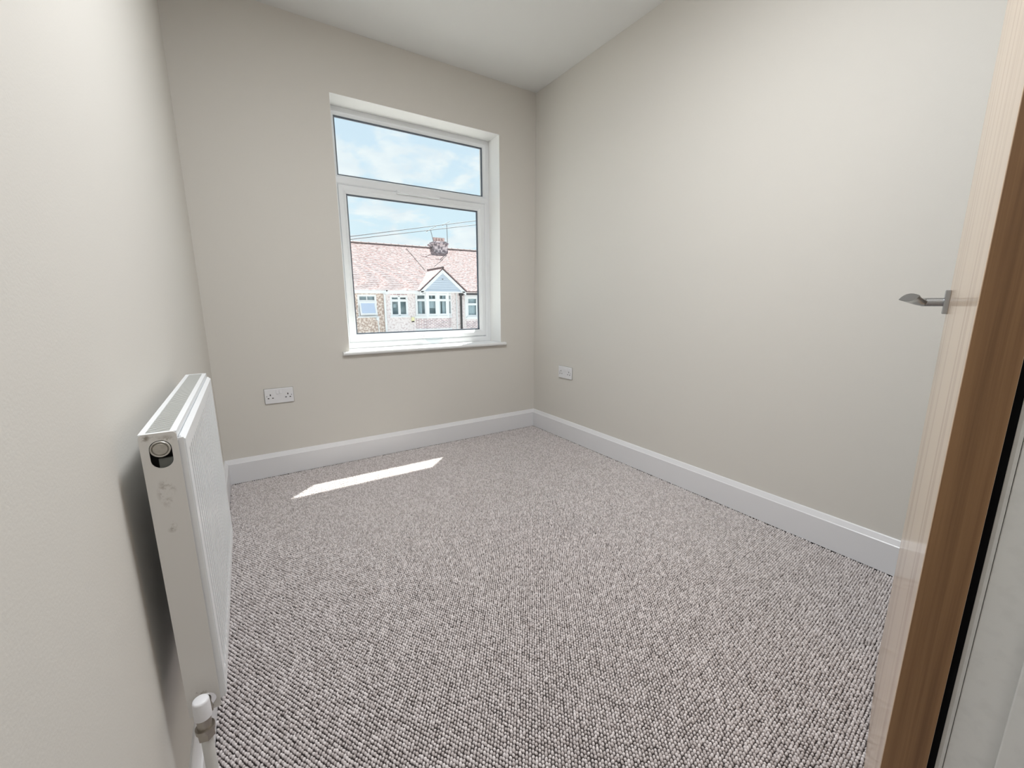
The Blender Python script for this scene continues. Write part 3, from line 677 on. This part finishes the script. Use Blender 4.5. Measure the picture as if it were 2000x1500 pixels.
# house B: pale render, two windows, gabled bay, chimney
hB = empty('terraced_house', (6.7, YF, GZ)); tag(hB, 'terraced house with pale pink render, gabled bay and chimney', 'house', 'terraced houses across the street')
wb = (4.82, 5.78, 0.30, 1.40)
BX0, BX1, BF = 6.20, 8.38, 19.5
wall_with_holes(4.47, 9.0, GZ, EZ-0.02, YF, [wb, (BX0+0.1, BX1-0.1, -0.9, 1.56)], m_pink, hB)
rB = roof(hB, 4.47, 9.0); gutter(hB, 4.58, 6.5)
far_window(hB, *wb, YF+0.03, bars_x=(5.30,), bars_z=(1.14,), curtains=[(4.9, 5.25, 1.1, 1.35), (5.0, 5.2, 0.75, 0.95)], label='white four light window with a shadow line below')
mb = MB(); mb.box((4.84, YF-0.012, 1.42), (5.76, YF+0.01, 1.56)); mb.build('lintel', m_brick, hB)
mb = MB(); mb.box((5.94, YF-0.12, 0.0), (6.08, YF, 0.22)); al = mb.build('alarm_box', m_yellow, hB, bevel=0.01); al['label'] = 'small yellow alarm box'
mb = MB(); mb.box((5.95, YF-0.121, -0.04), (6.07, YF, 0.02)); mb.build('alarm_base', m_black, al)
# bay: left facet, flat front with two lights, right facet
zb0, zb1 = 0.30, 1.57
bx = [(BX0, YF-0.02), (BX0+0.50, BF), (BX1-0.42, BF), (BX1, YF-0.02)]
def bay_prism(z0, z1, m, name, grow=0.0, solid=True):
    mb = MB(); q = [(bx[0][0]-grow, YF), (bx[1][0]-grow*0.5, bx[1][1]-grow), (bx[2][0]+grow*0.5, bx[2][1]-grow), (bx[3][0]+grow, YF)]
    mb.loft([[Vector((x, y, z)) for x, y in q] for z in (z0, z1)]); return mb.build(name, m, bay)
mb = MB(); bay = None
bay_body = MB(); bay_body.loft([[Vector((x, y, z)) for x, y in [(bx[0][0], YF), bx[1], bx[2], (bx[3][0], YF)]] for z in (-0.42, 0.16)]); bay = bay_body.build('bay', m_brick, hB); bay['label'] = 'red brick band under the bay windows'
bay_prism(0.15, 0.29, m_white, 'bay_sill', 0.06); bay_prism(-0.56, -0.42, m_white, 'bay_band', 0.03); bay_prism(1.53, 1.60, m_white, 'bay_head', 0.03); bay_prism(GZ, -0.56, m_pink, 'bay_lower_wall', 0.0)
def facet(p, q, lights, label=None):
    dx, dy = q[0]-p[0], q[1]-p[1]; ln_ = math.hypot(dx, dy); ang = math.atan2(dy, dx)
    Mf = Matrix.Translation((p[0], p[1], 0)) @ Matrix.Rotation(ang, 4, 'Z')
    return Mf, ln_
Mf, l_ = facet(bx[0], bx[1], 1); far_window(hB, 0.03, l_-0.02, zb0, zb1-0.05, 0.0, bars_z=(1.16,), curtains=[(0.10, 0.34, 0.35, 1.1)], M=Mf, sill=False, fw=0.08)
Mf, l_ = facet(bx[1], bx[2], 1); far_window(hB, 0.02, l_/2-0.02, zb0, zb1-0.05, 0.0, bars_z=(1.16,), curtains=[(0.1, 0.62, 0.72, 1.14), (0.30, 0.38, 1.16, 1.5)], M=Mf, sill=False, fw=0.08)
far_window(hB, l_/2+0.02, l_-0.02, zb0, zb1-0.05, 0.0, bars_z=(1.16,), curtains=[(l_/2+0.1, l_/2+0.25, 0.35, 1.5), (l_-0.3, l_-0.12, 0.35, 1.5)], M=Mf, sill=False, fw=0.08)
Mf, l_ = facet(bx[2], bx[3], 1); far_window(hB, 0.02, l_-0.03, zb0, zb1-0.05, 0.0, bars_z=(1.16,), M=Mf, sill=False, fw=0.08)
mb = MB()
for x, y in (bx[1], bx[2], ((bx[1][0]+bx[2][0])/2, BF)): mb.box((x-0.05, y-0.04, zb0-0.02), (x+0.05, y+0.10, zb1))
mb.build('bay_post', m_white, hB)
# gable over the bay
GX0, GX1, GA, GBZ, GAX = 6.36, 8.92, 2.80, 1.62, 7.62
GYF = 19.30
gm = MB(); gm.add([(GX0+0.08, GYF+0.08, GBZ), (GX1-0.08, GYF+0.08, GBZ), (GAX, GYF+0.08, GA-0.12), (GX0+0.08, GYF+0.2, GBZ), (GX1-0.08, GYF+0.2, GBZ), (GAX, GYF+0.2, GA-0.12)], [(0, 1, 2), (3, 5, 4), (0, 3, 4, 1), (1, 4, 5, 2), (2, 5, 3, 0)])
gable = gm.build('gable', m_clad, hB); gable['label'] = 'pale blue boarded gable'
def gx(z, side): # gable half width at height
    t = (z-GBZ)/(GA-0.12-GBZ); return (GX0+0.10+(GAX-GX0-0.1)*t) if side < 0 else (GX1-0.10+(GAX-GX1+0.1)*t)
nb = 8
for k in range(nb):
    za, zb = GBZ+0.02+k*(GA-0.2-GBZ)/nb, GBZ+0.02+(k+1)*(GA-0.2-GBZ)/nb-0.022
    mb = MB(); mb.loft([[Vector((gx(za, -1), y, za)), Vector((gx(za, 1), y, za)), Vector((gx(zb, 1), yb, zb)), Vector((gx(zb, -1), yb, zb))] for y, yb in ((GYF+0.045, GYF+0.065), (GYF+0.09, GYF+0.09))])
    mb.build('cladding_board', m_clad, gable)
mb = MB(); mb.tube([(GAX, GYF+0.02, 2.30), (GAX, GYF+0.06, 2.30)], 0.035, 10); mb.build('vent_cap', m_alu, gable)
for sx, ex in ((-1, GX0-0.12), (1, GX1+0.12)):
    mb = MB(); hw = 0.20
    a, b = Vector((ex, GYF, GBZ-0.02)), Vector((GAX, GYF, GA+0.02))
    mb.loft([[p, p+Vector((0, 0, -hw)), p+Vector((0, 0.05, -hw)), p+Vector((0, 0.05, 0))] for p in (a, b)]); mb.build('bargeboard', m_white, hB)
mb = MB(); mb.box((GX0-0.05, GYF, GBZ-0.05), (GX1+0.05, YF, GBZ+0.02)); mb.build('gable_soffit', m_white, hB)
# small roof of the gable running back into the main slope
def main_s_at(z): return (z-EZ)/(RZ_-EZ)
yi = roof_pt(0, main_s_at(GA+0.06)).y
for sx, ex in ((-1, GX0-0.16), (1, GX1+0.16)):
    mb = MB(); a0, a1 = Vector((ex, GYF-0.06, GBZ+0.02)), Vector((GAX, GYF-0.06, GA+0.08)); b0, b1 = Vector((ex, EY+0.05, GBZ+0.02)), Vector((GAX, yi+0.1, GA+0.08))
    up = Vector((0, 0, 0.05))
    mb.add([a0, a1, b1, b0, a0+up, a1+up, b1+up, b0+up], [(0, 1, 2, 3), (7, 6, 5, 4), (0, 4, 5, 1), (1, 5, 6, 2), (2, 6, 7, 3), (3, 7, 4, 0)])
    mb.build('gable_roof', m_tile, hB)
mb = MB(); mb.tube([(GAX, GYF-0.06, GA+0.13), (GAX, yi+0.1, GA+0.13)], 0.07, 8); mb.build('ridge_tiles', m_ridge, hB)
# chimney with two rows of pots
cx0, cx1 = 8.93, 9.85
mb = MB(); mb.box((cx0, RY_-0.55, 3.95), (cx1, RY_+0.5, 4.86)); ch = mb.build('chimney', m_chim, hB); ch['label'] = 'weathered brick chimney stack with pots'
mb = MB(); mb.box((cx0-0.06, RY_-0.61, 4.74), (cx1+0.06, RY_+0.56, 4.84)); mb.box((cx0+0.05, RY_-0.5, 4.84), (cx1-0.05, RY_+0.45, 4.94)); mb.build('chimney_cap', m_chim, ch)
for k in range(4):
    x = cx0+0.16+k*(cx1-cx0-0.32)/3
    mb = MB(); mb.tube([(x, RY_-0.15, 4.92), (x, RY_-0.15, 5.12), (x, RY_-0.15, 5.14), (x, RY_-0.15, 5.20)], [0.105, 0.095, 0.115, 0.11], 12)
    mb.build('chimney_pot', mat('chimney_pot_clay', (0.48, 0.36, 0.34), 0.9) if k == 0 else bpy.data.materials['chimney_pot_clay'], ch)
mb = MB(); mb.box((cx0-0.03, RY_-0.60, 3.98), (cx1+0.03, RY_-0.53, 4.14)); mb.build('lead_flashing', m_white, ch)
mb = MB(); mb.tube([(9.0, YF-0.08, EZ-0.1), (9.0, YF-0.08, GZ)], 0.06, 12); mb.box((8.9, YF-0.2, EZ-0.24), (9.12, YF, EZ-0.1)); d_ = mb.build('downpipe', m_black, hB); d_['label'] = 'black downpipe'
mb = MB(); mb.tube([(8.72, YF-0.05, EZ-0.1), (8.72, YF-0.05, GZ)], 0.03, 8); mb.build('soil_pipe', m_white, hB)

# house C: partly hidden by the window frame on the right
hC = empty('terraced_house', (11.0, YF, GZ)); tag(hC, 'terraced house at the right edge of the view, black gutter and brick panel', 'house', 'terraced houses across the street')
wc = (9.42, 10.15, 0.18, 1.34)
wall_with_holes(9.0, 13.6, GZ, EZ-0.02, YF, [wc], m_pink, hC)
roof(hC, 9.0, 13.6); gutter(hC, 10.2, 13.6)
mb = MB(); mb.box((9.04, EY-0.06, EZ-0.2), (9.95, EY+0.03, EZ-0.10)); mb.build('black_gutter', m_black, hC)
far_window(hC, *wc, YF+0.03, bars_z=(0.92,), curtains=[(9.5, 10.07, 0.25, 1.25)])
mb = MB(); mb.ring(wc[0]-0.14, wc[1]+0.14, wc[2]-0.14, wc[3]+0.12, [(0, YF), (0, YF-0.03), (0.12, YF-0.03), (0.12, YF)]); mb.build('window_surround', m_white, hC)
mb = MB(); mb.box((9.36, YF-0.02, -0.58), (10.6, YF+0.02, -0.06)); mb.build('brick_panel', m_brick, hC)
# raised tiled hip over its own bay at the right
mb = MB(); mb.add([(9.75, EY-0.1, EZ), (12.6, EY-0.1, EZ), (11.2, 21.4, 3.0), (11.2, EY-0.1, 2.75)], [(0, 1, 3), (0, 3, 2), (3, 1, 2)]); mb.build('bay_roof', m_tile, hC)

# aerials on the chimney stack
def aerial(base, top, boom0, boom1, label, n):
    a = empty('tv_aerial', base); tag(a, label, 'aerial')
    mb = MB(); mb.tube([base, top], 0.022, 8); mb.build('mast', m_alu, a)
    b0, b1 = Vector(boom0), Vector(boom1)
    mb = MB(); mb.tube([b0, b1], 0.018, 6); bm_ = mb.build('boom', m_alu, a)
    for k in range(n):
        p = b0.lerp(b1, k/(n-1)); mb = MB(); h = 0.10 if k else 0.14
        mb.tube([p+Vector((0, -h, -h*0.6)), p+Vector((0, h, h*0.6))], 0.008, 5); mb.build('element', m_alu, a)
    return a
aerial((8.93, RY_-0.5, 4.65), (8.72, RY_-0.5, 5.55), (8.40, RY_-0.5, 5.45), (9.10, RY_-0.5, 5.85), 'lower television aerial leaning left of the chimney', 6)
aerial((9.86, RY_-0.5, 4.6), (9.84, RY_-0.5, 6.02), (9.52, RY_-0.5, 5.92), (10.08, RY_-0.5, 6.24), 'taller television aerial right of the chimney', 6)
# overhead wires across the street
def wire(y, p, q, label, r=0.011, sag=0.0):
    a, b = Vector((p[0], y, p[1])), Vector((q[0], y, q[1])); d = b-a
    a2, b2 = a-d*2.2, b+d*2.0
    mb = MB(); pts = []
    for k in range(25):
        t = k/24; v = a2.lerp(b2, t); v.z -= sag*(1-(2*t-1)**2); pts.append(v)
    mb.tube(pts, r, 6); o = mb.build('overhead_wire', m_cable); tag(o, label, 'cable', 'overhead wires'); return o
wire(12, (1.186, 3.113), (5.868, 4.062), 'upper thin dark wire crossing the sky above the roofs')
wire(12, (1.223, 3.031), (5.864, 3.914), 'lower thin dark wire crossing the sky above the roofs')
# aerial leads lying on the tiles
def ray_px(u, v):
    return fwd+r2*((u-1000)/805.08)+u2*((750-v)/805.08)
def lead(pts, label):
    mb = MB(); P = [Vector((x, EY+(RY_-EY)*s, EZ+(RZ_-EZ)*s+0.05)) for x, s in pts]
    mb.tube(P, 0.014, 6); o = mb.build('roof_cable', m_cable, rB); o['label'] = label; return o
lead([(7.10, 0.93), (7.2, 0.80), (7.30, 0.62), (7.42, 0.42)], 'thin cable running down the tiles')
lead([(9.55, 0.80), (8.9, 0.66), (8.2, 0.52)], 'thin cable from the chimney')
